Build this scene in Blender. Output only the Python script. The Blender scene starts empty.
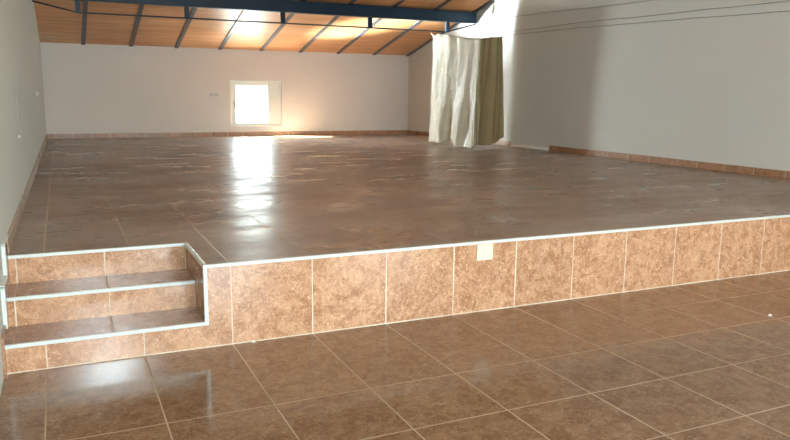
import bpy, bmesh, math, random
from mathutils import Vector, Matrix, noise
random.seed(7)
SC = bpy.context.scene
COL = SC.collection

# ------------------------------------------------------------------ camera
F_PX, YAW, PITCH, ROLL = 721.45, math.radians(-24.778), math.radians(9.769), math.radians(0.579)
CAM = Vector((-0.7694, -3.7309, 1.3262))
fw = Vector((-math.sin(YAW) * math.cos(PITCH), math.cos(YAW) * math.cos(PITCH), -math.sin(PITCH)))
rt = Vector((math.cos(YAW), math.sin(YAW), 0)); up = rt.cross(fw)
rt2 = rt * math.cos(ROLL) + up * math.sin(ROLL); up2 = up * math.cos(ROLL) - rt * math.sin(ROLL)
cd = bpy.data.cameras.new('camera'); cam = bpy.data.objects.new('camera', cd); COL.objects.link(cam)
cd.sensor_width = 36; cd.sensor_fit = 'HORIZONTAL'; cd.lens = F_PX / 790 * 36
cd.clip_start = .05; cd.clip_end = 300
m = Matrix((rt2, up2, -fw)).transposed().to_4x4(); m.translation = CAM
cam.matrix_world = m
SC.camera = cam

# ------------------------------------------------------------------ light
SC.view_settings.view_transform = 'Standard'; SC.view_settings.look = 'None'
SC.view_settings.gamma = 1; SC.view_settings.use_curve_mapping = False
SC.view_settings.exposure = 0.13
W = bpy.data.worlds.new('sky'); SC.world = W; W.use_nodes = True
nt = W.node_tree; nt.nodes.clear()
wo = nt.nodes.new('ShaderNodeOutputWorld'); wb = nt.nodes.new('ShaderNodeBackground')
ws = nt.nodes.new('ShaderNodeTexSky'); ws.sky_type = 'NISHITA'; ws.sun_disc = False
ws.sun_elevation = math.radians(30); ws.sun_rotation = math.radians(-40); ws.air_density = 1.0; ws.dust_density = 2.0
wb.inputs['Strength'].default_value = 1.2
nt.links.new(ws.outputs[0], wb.inputs[0]); nt.links.new(wb.outputs[0], wo.inputs[0])

def sun(name, direction, energy, color, angle):
    l = bpy.data.lights.new(name, 'SUN'); l.energy = energy; l.color = color; l.angle = math.radians(angle)
    o = bpy.data.objects.new(name, l); COL.objects.link(o)
    o.rotation_euler = Vector(direction).to_track_quat('-Z', 'Y').to_euler(); o.location = (-4, 20, 9); return o
sun('sun', (.70, -.40, -.50), 460.0, (1.0, .82, .60), 1.0)

def area(name, loc, direction, sx, sy, energy, color):
    l = bpy.data.lights.new(name, 'AREA'); l.shape = 'RECTANGLE'; l.size = sx; l.size_y = sy
    l.energy = energy; l.color = color
    o = bpy.data.objects.new(name, l); COL.objects.link(o); o.location = loc
    o.rotation_euler = Vector(direction).to_track_quat('-Z', 'Z').to_euler(); return o
# daylight entering by the openings of the wall behind the camera
area('daylight_high_window', (-.3, -7.74, 3.0), (0, 1, -.12), .75, .6, 400, (.74, .94, 1.0))
area('daylight_rear_door', (1.3, -7.74, 1.25), (0, 1, .04), 1.7, 1.8, 225, (.78, .95, 1.0))
area('warm_rear_door', (4.3, -7.74, 1.25), (0, 1, .04), 1.7, 1.8, 125, (1.0, .88, .64))
# daylight entering by the small end-wall window, then an added lamp outside it
area('daylight_end_window', (3.05, 11.80, 1.14), (.05, -1, -.05), .95, .85, 75, (.80, .97, 1.0))
area('added_outside_fill', (1.5, 13.6, 1.0), (.62, -.78, .06), 2.2, 1.9, 2100, (.90, .99, 1.0))  # unseen lamp outside to the left, added to brighten the right wall

# added lamp low outside, aimed through the window to brighten the right wall top
gl = area('added_wall_patch_lamp', (1.6, 13.02, .22), (3.57, -3.50, 2.05), .45, .45, 190, (.88, .99, 1.0)); gl.data.spread = math.radians(30)

# ------------------------------------------------------------------ dimensions
XL, XR, YB, YF = -1.085, 6.622, 11.628, -7.8
H = .448; TILE = .45; T1 = .309; S1, S2 = .141, .292; XN = -.138
SL = .2313; ZC = 2.246; YR = -2.0
def roof_z(y): return ZC + SL * (YB - y) if y >= YR else ZC + SL * (YB - YR) - SL * (YR - y)

# ------------------------------------------------------------------ helpers
def new_obj(name, bm, mat, parent=None, bevel=0, smooth=False, seg=2):
    bmesh.ops.recalc_face_normals(bm, faces=bm.faces)
    me = bpy.data.meshes.new(name)
    if parent is not None: bmesh.ops.translate(bm, verts=bm.verts, vec=-parent.location)
    bm.to_mesh(me); bm.free()
    o = bpy.data.objects.new(name, me); COL.objects.link(o)
    for mm in (mat if isinstance(mat, (list, tuple)) else [mat]): me.materials.append(mm)
    if parent is not None: o.parent = parent
    if smooth:
        for p in me.polygons: p.use_smooth = True
    if bevel:
        b = o.modifiers.new('bevel', 'BEVEL'); b.width = bevel; b.segments = seg; b.limit_method = 'ANGLE'
    return o
def box(bm, x0, x1, y0, y1, z0, z1):
    vs = [bm.verts.new((x, y, z)) for x in (x0, x1) for y in (y0, y1) for z in (z0, z1)]
    for f in ((0, 1, 3, 2), (4, 6, 7, 5), (0, 4, 5, 1), (2, 3, 7, 6), (0, 2, 6, 4), (1, 5, 7, 3)):
        bm.faces.new([vs[i] for i in f])
    return vs
def boxes(*bs):
    bm = bmesh.new()
    for b in bs: box(bm, *b)
    return bm
def prism(pts, axis, a, b):
    """closed polygon pts (u, v) extruded along axis from a to b"""
    bm = bmesh.new()
    def P(u, v, w): return {'x': (w, u, v), 'y': (u, w, v), 'z': (u, v, w)}[axis]
    A = [bm.verts.new(P(u, v, a)) for u, v in pts]; B = [bm.verts.new(P(u, v, b)) for u, v in pts]
    bm.faces.new(A); bm.faces.new(B[::-1]); n = len(pts)
    for i in range(n): bm.faces.new((A[i], A[(i + 1) % n], B[(i + 1) % n], B[i]))
    return bm
def tube(bm, pts, r, seg=8):
    pts = [Vector(p) for p in pts]; rings = []
    for i, p in enumerate(pts):
        d = (pts[min(i + 1, len(pts) - 1)] - pts[max(i - 1, 0)]).normalized()
        a = d.cross(Vector((0, 0, 1)));
        if a.length < 1e-3: a = d.cross(Vector((1, 0, 0)))
        a.normalize(); b = d.cross(a)
        rings.append([bm.verts.new(p + (a * math.cos(2 * math.pi * k / seg) + b * math.sin(2 * math.pi * k / seg)) * r) for k in range(seg)])
    for i in range(len(rings) - 1):
        for k in range(seg):
            bm.faces.new((rings[i][k], rings[i][(k + 1) % seg], rings[i + 1][(k + 1) % seg], rings[i + 1][k]))
    bm.faces.new(rings[0][::-1]); bm.faces.new(rings[-1])
    return bm
def tag(o, label, cat, group=None):
    o['label'] = label; o['category'] = cat
    if group: o['group'] = group
    return o
def thing(name, label, cat, loc, group=None):
    o = bpy.data.objects.new(name, None); COL.objects.link(o); o.location = loc; o.empty_display_size = .1
    return tag(o, label, cat, group)
def struct(o): o['kind'] = 'structure'; return o

# ------------------------------------------------------------------ materials
class NT:
    def __init__(s, name):
        s.m = bpy.data.materials.new(name); s.m.use_nodes = True; s.t = s.m.node_tree
        s.b = s.t.nodes['Principled BSDF']; s.out = s.t.nodes['Material Output']
    def n(s, kind, **kw):
        nd = s.t.nodes.new('ShaderNode' + kind)
        for k, v in kw.items(): setattr(nd, k, v)
        return nd
    def l(s, a, b): s.t.links.new(a, b)
    def math(s, op, a, b=None, c=None):
        nd = s.n('Math', operation=op)
        for i, v in enumerate((a, b, c)):
            if v is None: continue
            if isinstance(v, (int, float)): nd.inputs[i].default_value = v
            else: s.l(v, nd.inputs[i])
        return nd.outputs[0]
    def mix(s, f, a, b):
        nd = s.n('Mix', data_type='RGBA')
        for i, v in ((0, f), (6, a), (7, b)):
            if isinstance(v, (int, float)): nd.inputs[i].default_value = v
            elif isinstance(v, tuple): nd.inputs[i].default_value = (*v, 1)
            else: s.l(v, nd.inputs[i])
        return nd.outputs[2]
    def noise(s, vec, scale, detail=4, rough=.55, dist=0.0):
        nd = s.n('TexNoise'); s.l(vec, nd.inputs['Vector'])
        nd.inputs['Scale'].default_value = scale; nd.inputs['Detail'].default_value = detail
        nd.inputs['Roughness'].default_value = rough; nd.inputs['Distortion'].default_value = dist
        return nd.outputs['Fac']
    def rng(s, v, a, b, c=0.0, d=1.0):
        nd = s.n('MapRange'); s.l(v, nd.inputs[0])
        for i, x in zip((1, 2, 3, 4), (a, b, c, d)): nd.inputs[i].default_value = x
        return nd.outputs[0]
    def scale(s, vec, sc, loc=(0, 0, 0)):
        nd = s.n('Mapping'); s.l(vec, nd.inputs[0]); nd.inputs['Scale'].default_value = sc; nd.inputs['Location'].default_value = loc
        return nd.outputs[0]
    def bump(s, h, strength, dist=.01):
        nd = s.n('Bump'); nd.inputs['Strength'].default_value = strength; nd.inputs['Distance'].default_value = dist
        s.l(h, nd.inputs['Height']); s.l(nd.outputs[0], s.b.inputs['Normal'])

def simple(name, color, rough=.5, metal=0, bumpy=0, scale=60):
    k = NT(name); pos = k.n('NewGeometry').outputs['Position']
    nz = k.noise(pos, scale, 3)
    c = k.mix(k.rng(nz, .3, .7), tuple(x * .93 for x in color), tuple(min(1, x * 1.05) for x in color))
    k.l(c, k.b.inputs['Base Color']); k.b.inputs['Roughness'].default_value = rough; k.b.inputs['Metallic'].default_value = metal
    if bumpy: k.bump(nz, bumpy, .003)
    return k.m

def tile(name, lines, base=(.56, .32, .19), rough=(.18, .34), grout=(.62, .52, .40), gw=.006, dust=0.0, spec=.5, vein=1.0, faded=None):
    """marbled ceramic: lines = list of (axis, offset, pitch) along which grout runs"""
    k = NT(name); pos = k.n('NewGeometry').outputs['Position']
    sep = k.n('SeparateXYZ'); k.l(pos, sep.inputs[0])
    gm = None; ids = []
    for ax, off, pitch in lines:
        u = k.math('SUBTRACT', sep.outputs['XYZ'.index(ax)], off)
        w = k.math('WRAP', u, pitch / 2, -pitch / 2)
        d = k.math('ABSOLUTE', w)
        g = k.rng(d, gw * .35, gw * .65, 1, 0)
        if faded and ax == 'Y':   # first joint is worn away except at the far right
            keep = k.math('MAXIMUM', k.math('LESS_THAN', sep.outputs[1], faded[0]), k.rng(sep.outputs[0], faded[1], faded[1] + .5))
            g = k.math('MULTIPLY', g, keep)
        gm = g if gm is None else k.math('MAXIMUM', gm, g)
        ids.append(k.math('FLOOR', k.math('DIVIDE', u, pitch)))
    cmb = k.n('CombineXYZ')
    for i, v in enumerate(ids): k.l(v, cmb.inputs[i])
    wn = k.n('TexWhiteNoise'); k.l(cmb.outputs[0], wn.inputs['Vector'])
    sh = k.n('VectorMath', operation='SCALE'); k.l(wn.outputs['Color'], sh.inputs[0]); sh.inputs['Scale'].default_value = 9
    add = k.n('VectorMath', operation='ADD'); k.l(pos, add.inputs[0]); k.l(sh.outputs[0], add.inputs[1]); v = add.outputs[0]
    n1 = k.noise(v, 13, 6, .65, .9); n2 = k.noise(v, 34, 5, .6, 2.2); n3 = k.noise(v, 19, 3, .5, 1.3); n4 = k.noise(v, 55, 3, .6, 2.2)
    dk = tuple(x * y for x, y in zip(base, (.62, .52, .45))); lt = tuple(min(1, x * y) for x, y in zip(base, (1.20, 1.25, 1.28)))
    c = k.mix(k.rng(n1, .39, .61), dk, base)
    c = k.mix(k.math('MULTIPLY', k.rng(n2, .48, .68), .65), c, lt)
    r = k.math('ABSOLUTE', k.math('SUBTRACT', n3, .5))
    c = k.mix(k.math('MULTIPLY', k.math('MULTIPLY', k.rng(r, .008, .05, 1, 0), k.rng(n2, .47, .62)), .6 * vein), c, tuple(min(1, x * y) for x, y in zip(base, (1.42, 1.68, 1.95))))
    c = k.mix(k.math('MULTIPLY', k.rng(n4, .56, .64), .7 * vein), c, tuple(x * y for x, y in zip(base, (.42, .32, .26))))
    hsv = k.n('HueSaturation'); k.l(c, hsv.inputs['Color']); k.l(k.rng(wn.outputs['Value'], 0, 1, .93, 1.06), hsv.inputs['Value'])
    c = hsv.outputs[0]
    if dust:
        nd = k.noise(k.scale(pos, (.5, 1.0, 1)), 1.6, 3, .55)
        c = k.mix(k.math('MULTIPLY', k.rng(nd, .35, .75), dust), c, (.47, .43, .40))
    worn = k.rng(k.noise(pos, 1.7, 2), .38, .62, .45, .95)
    c = k.mix(k.math('MULTIPLY', gm, worn), c, grout)
    k.l(c, k.b.inputs['Base Color'])
    nr = k.noise(k.scale(pos, (.6, 1.5, 1)), 2.2, 4, .6)
    ro = k.rng(nr, .32, .68, rough[0], rough[1])
    k.l(k.math('MAXIMUM', ro, k.math('MULTIPLY', gm, .7)), k.b.inputs['Roughness'])
    k.b.inputs['Specular IOR Level'].default_value = spec
    hgt = k.math('ADD', k.math('MULTIPLY', gm, -1.0), k.math('MULTIPLY', k.noise(pos, 5, 2), .13))
    k.bump(hgt, .35, .002)
    return k.m

def plaster(name, color, bump=.12):
    k = NT(name); pos = k.n('NewGeometry').outputs['Position']
    a = k.noise(pos, .9, 5, .6); b = k.noise(pos, 45, 4)
    c = k.mix(k.rng(a, .3, .7), tuple(x * .955 for x in color), color)
    k.l(c, k.b.inputs['Base Color']); k.b.inputs['Roughness'].default_value = .75
    k.bump(k.math('ADD', k.math('MULTIPLY', b, .35), k.noise(pos, 3, 3)), bump, .01)
    return k.m

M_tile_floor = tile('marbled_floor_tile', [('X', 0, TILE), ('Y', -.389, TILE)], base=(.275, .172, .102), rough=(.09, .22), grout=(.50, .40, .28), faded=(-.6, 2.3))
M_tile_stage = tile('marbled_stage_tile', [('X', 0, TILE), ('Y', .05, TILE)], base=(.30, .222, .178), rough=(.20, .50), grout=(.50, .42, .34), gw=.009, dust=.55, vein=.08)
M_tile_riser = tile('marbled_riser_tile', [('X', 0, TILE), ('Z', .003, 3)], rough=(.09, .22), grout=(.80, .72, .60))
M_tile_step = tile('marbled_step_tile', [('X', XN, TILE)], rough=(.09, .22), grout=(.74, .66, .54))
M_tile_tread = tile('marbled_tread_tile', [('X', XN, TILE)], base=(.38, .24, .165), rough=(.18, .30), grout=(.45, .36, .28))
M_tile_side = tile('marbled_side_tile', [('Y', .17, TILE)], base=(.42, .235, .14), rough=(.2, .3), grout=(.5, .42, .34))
M_skirt_x = tile('skirting_tile_back', [('X', .1, .33)], base=(.44, .24, .135), rough=(.25, .4), grout=(.6, .5, .38), gw=.012, dust=.22)
M_skirt_y = tile('skirting_tile_side', [('Y', .1, .42)], base=(.40, .21, .115), rough=(.25, .4), grout=(.6, .5, .38), gw=.012)
M_skirt_l = tile('skirting_tile_left', [('Y', .1, .42)], base=(.46, .36, .27), rough=(.3, .45), grout=(.6, .5, .38), gw=.012)
M_mortar = simple('pale_mortar', (.62, .55, .45), .9, 0, .3)
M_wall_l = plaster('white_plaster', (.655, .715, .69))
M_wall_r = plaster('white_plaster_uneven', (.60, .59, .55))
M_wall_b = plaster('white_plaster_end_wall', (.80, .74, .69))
M_trim = simple('white_trim_profile', (.62, .67, .655), .3)
M_steel = simple('dark_blue_paint', (.005, .022, .048), .42)
M_steel.node_tree.nodes['Principled BSDF'].inputs['Specular IOR Level'].default_value = .25
M_rod = simple('dark_grey_steel', (.035, .035, .045), .45)
M_rafter = simple('grey_violet_paint', (.085, .078, .095), .4)
M_white = simple('white_plastic', (.75, .74, .70), .35)
M_cream = simple('cream_plastic', (.74, .68, .52), .4)
M_grey = simple('grey_plastic', (.56, .53, .50), .4)
M_pvc = simple('white_window_frame', (.88, .88, .82), .3)
M_cable = simple('grey_cable', (.24, .225, .20), .6)
M_pcable = simple('pale_cable', (.38, .38, .36), .6)
M_concrete = simple('pale_concrete', (.62, .60, .56), .9, 0, .3, 8)
M_crumb = simple('plaster_crumb', (.78, .74, .68), .9, 0, .4)
M_dark = simple('dark_grit', (.05, .04, .035), .8)

def wood_ceiling():
    k = NT('orange_wood_ceiling'); pos = k.n('NewGeometry').outputs['Position']
    s = k.scale(pos, (.35, 7.5, 1.0)); a = k.noise(s, 2.2, 5, .6, .2); b = k.noise(k.scale(pos, (.6, 2.2, 1)), 1.3, 3)
    c = k.mix(k.rng(a, .3, .7), (.52, .21, .07), (.78, .40, .17))
    c = k.mix(k.math('MULTIPLY', k.rng(b, .4, .7), .45), c, (.82, .50, .26))
    # peeling pale flakes in the corner by the left wall
    vm = k.n('VectorMath', operation='DISTANCE'); k.l(pos, vm.inputs[0]); vm.inputs[1].default_value = (-.86, 11.25, 2.33)
    f = k.math('MULTIPLY', k.rng(vm.outputs['Value'], .12, .42, 1, 0), k.rng(k.noise(k.scale(pos, (1, 3, 1)), 7, 5, .6, 1.2), .52, .60))
    c = k.mix(f, c, (.72, .60, .42))
    k.l(c, k.b.inputs['Base Color']); k.b.inputs['Roughness'].default_value = .42
    g = k.math('ABSOLUTE', k.math('WRAP', k.n('SeparateXYZ').outputs[1], .06, -.06))
    sp = [n for n in k.t.nodes if n.type == 'SEPXYZ'][-1]; k.l(pos, sp.inputs[0])
    k.bump(k.rng(g, 0, .006), .3, .004)
    return k.m
M_ceiling = wood_ceiling()

def glass():
    k = NT('window_glass'); k.t.nodes.remove(k.b)
    tr = k.n('BsdfTransparent'); tr.inputs[0].default_value = (.96, .98, .98, 1)
    gl = k.n('BsdfGlossy'); gl.inputs['Roughness'].default_value = .03
    fr = k.n('LayerWeight'); fr.inputs[0].default_value = .25
    mx = k.n('MixShader'); k.l(k.math('MULTIPLY', fr.outputs['Facing'], .12), mx.inputs[0]); k.l(tr.outputs[0], mx.inputs[1]); k.l(gl.outputs[0], mx.inputs[2])
    k.l(mx.outputs[0], k.out.inputs[0]); return k.m
M_glass = glass()

def plastic_sheet(name, c0, c1, tcol, tfac, bmp):
    k = NT(name); tc = k.n('NewGeometry').outputs['Position']
    n1 = k.noise(k.scale(tc, (1, 1, .55)), 9, 5, .6, 1.4); n2 = k.noise(k.scale(tc, (1, 1, .7)), 24, 4, .6, .8)
    c = k.mix(k.rng(n1, .3, .7), c0, c1)
    k.l(c, k.b.inputs['Base Color']); k.b.inputs['Roughness'].default_value = .22
    k.b.inputs['Specular IOR Level'].default_value = .6
    k.bump(k.math('ADD', n1, k.math('MULTIPLY', n2, .5)), bmp, .05)
    tl = k.n('BsdfTranslucent'); tl.inputs[0].default_value = (*tcol, 1)
    mx = k.n('MixShader'); mx.inputs[0].default_value = tfac
    k.l(k.b.outputs[0], mx.inputs[1]); k.l(tl.outputs[0], mx.inputs[2]); k.l(mx.outputs[0], k.out.inputs[0])
    return k.m
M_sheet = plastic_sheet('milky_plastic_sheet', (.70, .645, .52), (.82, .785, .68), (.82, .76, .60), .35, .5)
M_sheet_shade = plastic_sheet('shaded_plastic_sheet', (.33, .265, .145), (.42, .34, .20), (.55, .43, .24), .35, .35)  # darker copy of the sheet, shade of the front face put into its colour

# ------------------------------------------------------------------ room shell
TH = .25
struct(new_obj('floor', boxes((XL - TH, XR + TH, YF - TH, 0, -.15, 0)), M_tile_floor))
prof = [(YF - TH, -.15), (YB + TH, -.15), (YB + TH, roof_z(YB + TH)), (YR, roof_z(YR)), (YF - TH, roof_z(YF - TH))]
SK = .06
def skew(bm):
    for v in bm.verts:
        if v.co.x > XL - .01: v.co.x += SK * v.co.y / YB
    return bm
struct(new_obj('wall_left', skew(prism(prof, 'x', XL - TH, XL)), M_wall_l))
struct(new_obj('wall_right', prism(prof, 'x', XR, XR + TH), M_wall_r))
WX0, WX1, WZ0, WZ1 = 2.49, 3.605, .655, 1.615
zt = roof_z(YB)
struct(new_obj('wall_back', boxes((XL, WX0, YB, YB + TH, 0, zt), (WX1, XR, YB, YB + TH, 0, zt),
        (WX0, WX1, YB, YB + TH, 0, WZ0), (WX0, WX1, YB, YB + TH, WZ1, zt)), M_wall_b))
zf = roof_z(YF)
struct(new_obj('wall_front', boxes((XL, -.7, YF - TH, YF, 0, zf), (-.7, .1, YF - TH, YF, 0, 2.68), (-.7, .1, YF - TH, YF, 3.32, zf),
        (.1, .4, YF - TH, YF, 0, zf), (.4, 2.2, YF - TH, YF, 0, .3), (.4, 2.2, YF - TH, YF, 2.2, zf), (2.2, 3.4, YF - TH, YF, 0, zf), (3.4, 5.2, YF - TH, YF, 0, .3), (3.4, 5.2, YF - TH, YF, 2.2, zf), (5.2, XR, YF - TH, YF, 0, zf)), M_wall_l))
ct = .12
rp = [(YF - TH, roof_z(YF - TH)), (YR, roof_z(YR)), (YB + TH, roof_z(YB + TH)), (YB + TH, roof_z(YB + TH) + ct), (YR, roof_z(YR) + ct), (YF - TH, roof_z(YF - TH) + ct)]
struct(new_obj('ceiling', prism(rp, 'x', XL - TH, XR + TH), M_ceiling))
struct(new_obj('ground_outside', boxes((-20, 30, YB + TH + .02, 60, -.6, -.1)), M_concrete))

# baseboards of cut tile round the stage
bh = .09; bt = .012
struct(new_obj('baseboard_back', boxes((XL + SK, XR, YB - bt, YB, H, H + bh)), M_skirt_x, bevel=.003))
struct(new_obj('baseboard_left', prism([(XL, .66), (XL + bt + SK * .66 / YB, .66), (XL + bt + SK, YB - bt), (XL, YB - bt)], 'z', H, H + bh), M_skirt_l, bevel=.003))
struct(new_obj('baseboard_right', boxes((XR - bt, XR, .0, 6.15, H, H + bh), (XR - bt, XR, 7.3, YB - bt, H, H + bh)), M_skirt_y, bevel=.003))

# ------------------------------------------------------------------ end-wall window
win = bpy.data.objects.new('window_1', None); COL.objects.link(win); win.location = ((WX0 + WX1) / 2, YB + .1, WZ0); struct(win)
fy0, fy1 = YB + .05, YB + .11
def ring(x0, x1, z0, z1, w, y0, y1):
    return boxes((x0, x0 + w, y0, y1, z0, z1), (x1 - w, x1, y0, y1, z0, z1), (x0 + w, x1 - w, y0, y1, z0, z0 + w), (x0 + w, x1 - w, y0, y1, z1 - w, z1))
new_obj('window_frame', ring(WX0, WX1, WZ0, WZ1, .055, fy0, fy1), M_pvc, win, .004)
sb = boxes((WX0 + .05, WX0 + .13, fy0 - .012, fy1 - .02, WZ0 + .03, WZ1 - .04), (3.295, 3.37, fy0 - .012, fy1 - .02, WZ0 + .03, WZ1 - .04),
           (WX0 + .13, 3.295, fy0 - .012, fy1 - .02, WZ0 + .03, WZ0 + .075), (WX0 + .13, 3.295, fy0 - .012, fy1 - .02, WZ1 - .11, WZ1 - .04))
new_obj('window_sash', sb, M_pvc, win, .006)
new_obj('side_panel', boxes((3.372, WX1 - .05, fy0 + .005, fy1 - .02, WZ0 + .05, WZ1 - .05)), M_pvc, win, .004)
new_obj('window_pane', boxes((WX0 + .12, 3.30, YB + .075, YB + .083, WZ0 + .07, WZ1 - .10)), M_glass, win)
hb = boxes((WX0 + .075, WX0 + .1, fy0 - .022, fy0 - .01, 1.10, 1.19)); box(hb, WX0 + .08, WX0 + .096, fy0 - .05, fy0 - .02, 1.14, 1.156); box(hb, WX0 + .08, WX0 + .096, fy0 - .052, fy0 - .04, 1.04, 1.156)
new_obj('window_handle', hb, M_grey, win, .002)
new_obj('window_sill', boxes((WX0, WX1, YB + .002, fy0, WZ0 - .0, WZ0 + .012)), M_pvc, win, .003)

# ------------------------------------------------------------------ stage
stage = thing('stage', 'raised stage platform clad in brown marbled tiles with white edge trim', 'stage', (2.8, 5.8, 0))
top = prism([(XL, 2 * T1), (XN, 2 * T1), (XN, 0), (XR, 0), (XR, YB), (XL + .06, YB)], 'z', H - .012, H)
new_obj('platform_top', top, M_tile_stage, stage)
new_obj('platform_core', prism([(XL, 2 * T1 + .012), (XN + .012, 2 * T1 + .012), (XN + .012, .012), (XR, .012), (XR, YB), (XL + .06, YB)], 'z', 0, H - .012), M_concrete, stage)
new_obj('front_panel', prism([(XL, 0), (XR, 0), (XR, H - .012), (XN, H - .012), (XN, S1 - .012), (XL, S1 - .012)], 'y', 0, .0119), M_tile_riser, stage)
new_obj('side_panel', boxes((XN, XN + .0119, .012, 2 * T1 + .012, S1, H - .012)), M_tile_side, stage)
tw = .017; tp = .006
tr = boxes((XN - tp, XR, -tp, tw * .8, H - tw, H + .002), (XN - tp, XN + tw * .8, tw * .8, 2 * T1 - tp, H - tw, H + .002),
           (XL, XN + tw * .8, 2 * T1 - tp, 2 * T1 + tw * .8, H - tw, H + .002), (XN - tp, XN + tw * .9, -tp, tw * .6, S1 + .002, H - tw))
new_obj('edge_trim', tr, M_trim, stage, .003)

steps = thing('tiled_steps', 'three tiled steps with white nosings cut into the stage corner by the left wall', 'steps', ((XL + XN) / 2, T1, 0))
new_obj('tread', boxes((XL, XN, .012, T1 + .012, S1 - .012, S1)), M_tile_tread, steps)
new_obj('tread', boxes((XL, XN, T1 + .012, 2 * T1 + .012, S2 - .012, S2)), M_tile_tread, steps)
new_obj('riser', boxes((XL, XN, T1, T1 + .0119, S1, S2 - .012)), M_tile_step, steps)
new_obj('riser', boxes((XL, XN, 2 * T1, 2 * T1 + .0119, S2, H - .012)), M_tile_step, steps)
new_obj('nosing', boxes((XL, XN + tw * .9, -tp, tw * .8, S1 - tw, S1 + .002)), M_trim, steps, .003)
new_obj('nosing', boxes((XL, XN, T1 - tp, T1 + tw * .8, S2 - tw, S2 + .002)), M_trim, steps, .003)
sk = .012
new_obj('wall_skirting', boxes((XL, XL + sk, .40, .66, S2 - .004, H + .10), (XL, XL + sk, .17, .40, S1, S2 + .09), (XL, XL + sk, -.05, .17, 0, S1 + .06)), M_tile_side, steps)
new_obj('skirting_trim', boxes((XL, XL + sk + .008, .365, .40, H - .05, H + .11), (XL, XL + sk + .008, .365, .66, H + .10, H + .112),
        (XL, XL + sk + .008, .145, .175, S1 + .04, S2 + .105), (XL, XL + sk + .008, .145, .40, S2 + .09, S2 + .102)), M_trim, steps, .003)
tag(new_obj('cover_plate', boxes((1.505, 1.62, -.012, 0, .330, H - .0175)), M_cream, bevel=.004), 'blank cream cover plate on the stage front just under the white trim', 'cover plate')

# ------------------------------------------------------------------ roof steel
ordn = ['second', 'third', 'fourth', 'fifth', 'sixth', 'seventh', 'eighth']
for k in range(9):
    x = -.281 + .8625 * k
    if k == 8: x = XR - .035
    bm = bmesh.new(); w = .036; d = .022
    ya, yb = YB, YR
    P = []
    for y in (ya, yb):
        z = roof_z(y)
        P.append([bm.verts.new((x - w, y, z)), bm.verts.new((x + w, y, z)), bm.verts.new((x + w, y, z - d)), bm.verts.new((x - w, y, z - d))])
    bm.faces.new(P[0]); bm.faces.new(P[1][::-1])
    for i in range(4): bm.faces.new((P[0][i], P[0][(i + 1) % 4], P[1][(i + 1) % 4], P[1][i]))
    o = new_obj('rafter', bm, M_rafter)
    lab = ('grey steel rafter nearest the left wall under the wooden ceiling' if k == 0 else
           'grey steel rafter lying against the right wall under the wooden ceiling' if k == 8 else
           ordn[k - 1] + ' grey steel rafter from the left wall under the wooden ceiling')
    tag(o, lab, 'rafter', 'rafters under the ceiling')

beam = thing('trussed_beam', 'dark blue steel roof beam braced below by posts and a tie rod', 'beam', ((XL + XR) / 2, 8.66, 2.715))
by = 8.66; bz0, bz1 = 2.712, 2.915
new_obj('web', boxes((XL, XR, by - .03, by + .03, bz0 + .012, bz1 - .012)), M_steel, beam)
new_obj('bottom_flange', boxes((XL, XR, by - .06, by + .06, bz0, bz0 + .012)), M_steel, beam, .002)
new_obj('top_flange', boxes((XL, XR, by - .06, by + .06, bz1 - .012, bz1)), M_steel, beam, .002)
for px in (-.42, 1.20, 2.80, 4.413, 6.0):
    new_obj('post', boxes((px - .035, px + .035, by - .03, by + .03, 2.525, bz0)), M_steel, beam, .003)
bm = tube(bmesh.new(), [(XL, by, 2.675), (-.42, by, 2.532), (6.0, by, 2.532), (XR, by, 2.70)], .013)
new_obj('tie_rod', bm, M_rod, beam, smooth=True)

# ------------------------------------------------------------------ hung plastic sheet
cur = thing('plastic_sheet', 'creased translucent plastic sheet hung round the right corner of the stage', 'plastic sheet', (5.8, 7.4, H))
# (top point, bottom point, fold offset) of the upright columns of the sheet: eight along the left face, five along the front face
KEYS = [
    ((5.6, 8.471, 2.424), (5.6, 8.597, 0.461), (0.0, 0.0, 0.0)),
    ((5.6, 8.197, 2.432), (5.6, 8.311, 0.478), (-0.03, -0.0, -0.0)),
    ((5.6, 7.895, 2.402), (5.6, 8.054, 0.476), (-0.02, -0.0, -0.0)),
    ((5.6, 7.711, 2.364), (5.6, 7.923, 0.575), (0.13, 0.0, 0.0)),
    ((5.6, 7.532, 2.344), (5.6, 7.773, 0.592), (0.07, 0.0, 0.0)),
    ((5.6, 7.29, 2.319), (5.6, 7.546, 0.454), (-0.05, -0.0, -0.0)),
    ((5.6, 7.023, 2.293), (5.6, 7.26, 0.421), (0.03, 0.0, 0.0)),
    ((5.6, 6.766, 2.268), (5.6, 6.988, 0.44), (0.0, 0.0, 0.0)),
    ((5.799, 6.934, 2.296), (5.619, 6.858, 0.525), (0.012, -0.028, 0.0)),
    ((5.932, 6.99, 2.308), (5.78, 6.926, 0.5), (-0.008, 0.018, -0.0)),
    ((6.067, 7.047, 2.322), (5.97, 7.006, 0.5), (0.012, -0.028, 0.0)),
    ((6.177, 7.093, 2.333), (6.163, 7.087, 0.544), (-0.004, 0.009, -0.0)),
    ((6.26, 7.128, 2.344), (6.359, 7.17, 0.615), (0.0, -0.0, 0.0)),
]
keys = [tuple(Vector(p) for p in k) for k in KEYS]
nL = Vector((1, 0, 0)); nR = Vector((.388, -.922, 0))
def cat(p0, p1, p2, p3, t):
    return .5 * ((2 * p1) + (p2 - p0) * t + (2 * p0 - 5 * p1 + 4 * p2 - p3) * t * t + (3 * p1 - p0 - 3 * p2 + p3) * t ** 3)
SUB = 8; NV = 44; grid = []
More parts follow.
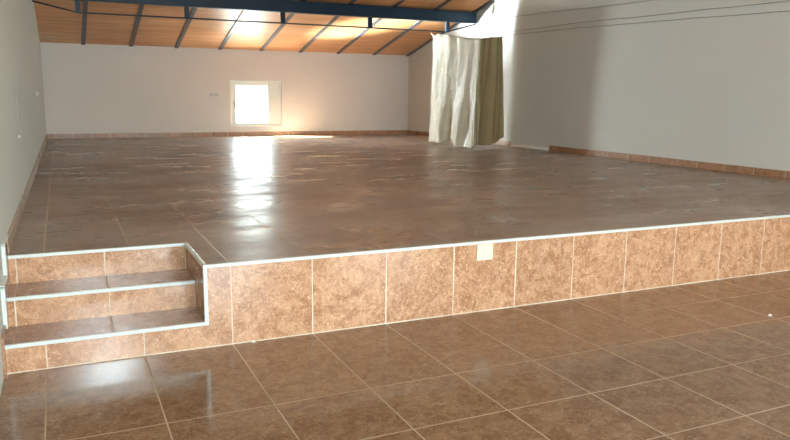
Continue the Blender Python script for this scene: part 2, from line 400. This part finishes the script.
for i in range(len(keys) - 1):
    for s in range(SUB + (1 if i == len(keys) - 2 else 0)):
        t = s / SUB; q = [keys[max(0, min(len(keys) - 1, i + o))] for o in (-1, 0, 1, 2)]
        A, B, O = (cat(q[0][c], q[1][c], q[2][c], q[3][c], t) for c in range(3))
        colv = []; u = i + t; right = u > 7
        edge = min(1, abs(u - 7))
        for j in range(NV + 1):
            f = j / NV
            p = A.lerp(B, f) + O * min(1, .35 + f)
            nn = nR if right else nL
            p = p + nn * edge * ((.010 if right else .022) * math.sin(u * (5.2 if right else 4.1) + 1.5 * math.sin(f * 2.1 + u)) + (.015 if right else .035) * noise.noise(Vector((u * 1.1, f * 2.6, 3.1))) * (.4 + f))
            if not right: p = p + nL * (.014 * noise.noise(Vector((u * 3.1, f * 9, 8.2))))
            p.z += .012 * noise.noise(Vector((u * 1.3, 7.7, f)))
            p.z = max(p.z, H + .004)
            colv.append(p)
        grid.append(colv)
topline = [g[0].copy() for g in grid]
for nm, g, mt in (('left_panel', grid[:7 * SUB + 1], M_sheet), ('right_panel', grid[7 * SUB:], M_sheet_shade)):
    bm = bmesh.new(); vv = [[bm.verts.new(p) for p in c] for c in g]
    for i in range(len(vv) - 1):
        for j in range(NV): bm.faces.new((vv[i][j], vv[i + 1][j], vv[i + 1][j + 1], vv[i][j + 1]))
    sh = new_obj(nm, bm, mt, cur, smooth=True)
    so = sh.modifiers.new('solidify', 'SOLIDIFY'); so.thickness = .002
    sh['label'] = 'milky white crinkled plastic panel' if nm == 'left_panel' else 'plastic panel facing the stage front, its shade painted in ochre'
cl = [topline[i] + Vector((0, 0, .004)) for i in range(0, len(topline), 4)]
cl = [Vector((cl[0].x, by, 2.53))] + cl + [Vector((XR, 7.45, 2.43))]
new_obj('hanging_cord', tube(bmesh.new(), cl, .005, 6), M_cable, cur, smooth=True)

# ------------------------------------------------------------------ wires on the right wall
def wire(pts, label):
    bm = bmesh.new(); out = []
    for i in range(len(pts) - 1):
        a, b = pts[i], pts[i + 1]
        for s in range(8):
            t = s / 8; y = a[0] + (b[0] - a[0]) * t; z = a[1] + (b[1] - a[1]) * t
            out.append((XR - .006 , y, z + .012 * noise.noise(Vector((y * 1.7, z * 3, len(label))))))
    out.append((XR - .006, pts[-1][0], pts[-1][1]))
    tag(new_obj('wire', tube(bm, out, .0045, 6), M_cable, smooth=True), label, 'wire', 'wires along the right wall')
wire([(8.2, 2.735), (6.2, 2.70), (5.2, 2.66), (4.0, 2.635), (0, 2.50)], 'topmost thin wire running along the right wall')
wire([(8.0, 2.48), (5.0, 2.46), (1.95, 2.40), (-1, 2.35)], 'middle thin wire along the right wall, starting above the plastic sheet')
wire([(7.38, 2.42), (4.6, 2.37), (1.94, 2.293), (-1, 2.22)], 'lowest thin wire along the right wall, level with the plastic sheet top')

# ------------------------------------------------------------------ fittings on the walls
ol = thing('power_outlet', 'double wall socket plate on the end wall left of the window', 'outlet', (2.15, YB, 1.31))
new_obj('plate', boxes((2.05, 2.25, YB - .012, YB, 1.272, 1.348)), M_white, ol, .003)
for x in (2.10, 2.2):
    new_obj('socket', boxes((x - .034, x + .034, YB - .018, YB - .012, 1.282, 1.338)), M_grey, ol, .002)
tag(new_obj('junction_cover', boxes((2.08, 2.2, YB - .008, YB, .65, .785)), M_wall_b, bevel=.003), 'pale square cover low on the end wall beneath the double socket', 'cover plate')
XH = XL + .0392; XC = XL + .0128
hk = thing('wall_hook', 'tiny white hook on the left wall towards the far corner', 'hook', (XH, 7.61, 1.30))
new_obj('hook_base', boxes((XH, XH + .012, 7.57, 7.65, 1.27, 1.335)), M_white, hk, .003)
new_obj('hook_arm', tube(bmesh.new(), [(XH + .008, 7.61, 1.30), (XH + .04, 7.61, 1.295), (XH + .048, 7.61, 1.315)], .006, 6), M_white, hk, smooth=True)
dc = thing('dangling_cable', 'thin pale cable hanging down the left wall to a small white plug', 'cable', (XC, 2.47, .99))
new_obj('cable', tube(bmesh.new(), [(XC + .006, 2.53, 1.36), (XC + .006, 2.52, 1.2), (XC + .007, 2.48, 1.08), (XC + .012, 2.46, 1.0)], .003, 6), M_pcable, dc, smooth=True)
new_obj('plug', tube(bmesh.new(), [(XC + .012, 2.43, .992), (XC + .014, 2.495, .998)], .010, 8), M_white, dc, smooth=True)

# ------------------------------------------------------------------ scraps
def lump(name, loc, sx, sy, sz, mat, label, cat, seed):
    bm = bmesh.new(); bmesh.ops.create_icosphere(bm, subdivisions=2, radius=1)
    for v in bm.verts:
        k = 1 + .35 * noise.noise(v.co * 1.7 + Vector((seed, 0, 0)))
        v.co = Vector((v.co.x * sx * k, v.co.y * sy * k, max(v.co.z * k, -.6) * sz))
    zmin = min(v.co.z for v in bm.verts)
    bmesh.ops.translate(bm, verts=bm.verts, vec=Vector(loc) - Vector((0, 0, zmin)))
    tag(new_obj(name, bm, mat), label, cat)
lump('plaster_crumb', (3.165, -.785, 0), .012, .01, .008, M_crumb, 'white crumb lying on the lower floor at the far right', 'crumb', 1)
lump('mortar_crumb', (.108, -.012, 0), .011, .008, .008, M_crumb, 'pale crumb on the lower floor against the stage front near the steps', 'crumb', 4)
lump('grit', (4.573, 3.268, H), .014, .014, .008, M_dark, 'dark speck of grit on the stage floor before the plastic sheet', 'grit', 6)
bm = bmesh.new(); N = 30; prev = None
for i in range(N + 1):
    y = 6.2 + 1.05 * i / N; hh = .05 + .03 * noise.noise(Vector((y * 4, 1, 0))); dd = .035 + .02 * noise.noise(Vector((y * 5, 5, 0)))
    r = [bm.verts.new((XR, y, H)), bm.verts.new((XR - dd, y, H)), bm.verts.new((XR - dd * .8, y, H + hh * .5)), bm.verts.new((XR - .012, y, H + hh)), bm.verts.new((XR, y, H + hh * .95))]
    if prev:
        for k in range(4): bm.faces.new((prev[k], prev[k + 1], r[k + 1], r[k]))
        bm.faces.new((prev[4], prev[0], r[0], r[4]))
    else: bm.faces.new(r)
    prev = r
bm.faces.new(prev[::-1])
tag(new_obj('plastic_scrap', bm, M_crumb, smooth=True), 'crumpled whitish strip of scrap along the right wall base behind the sheet', 'scrap')
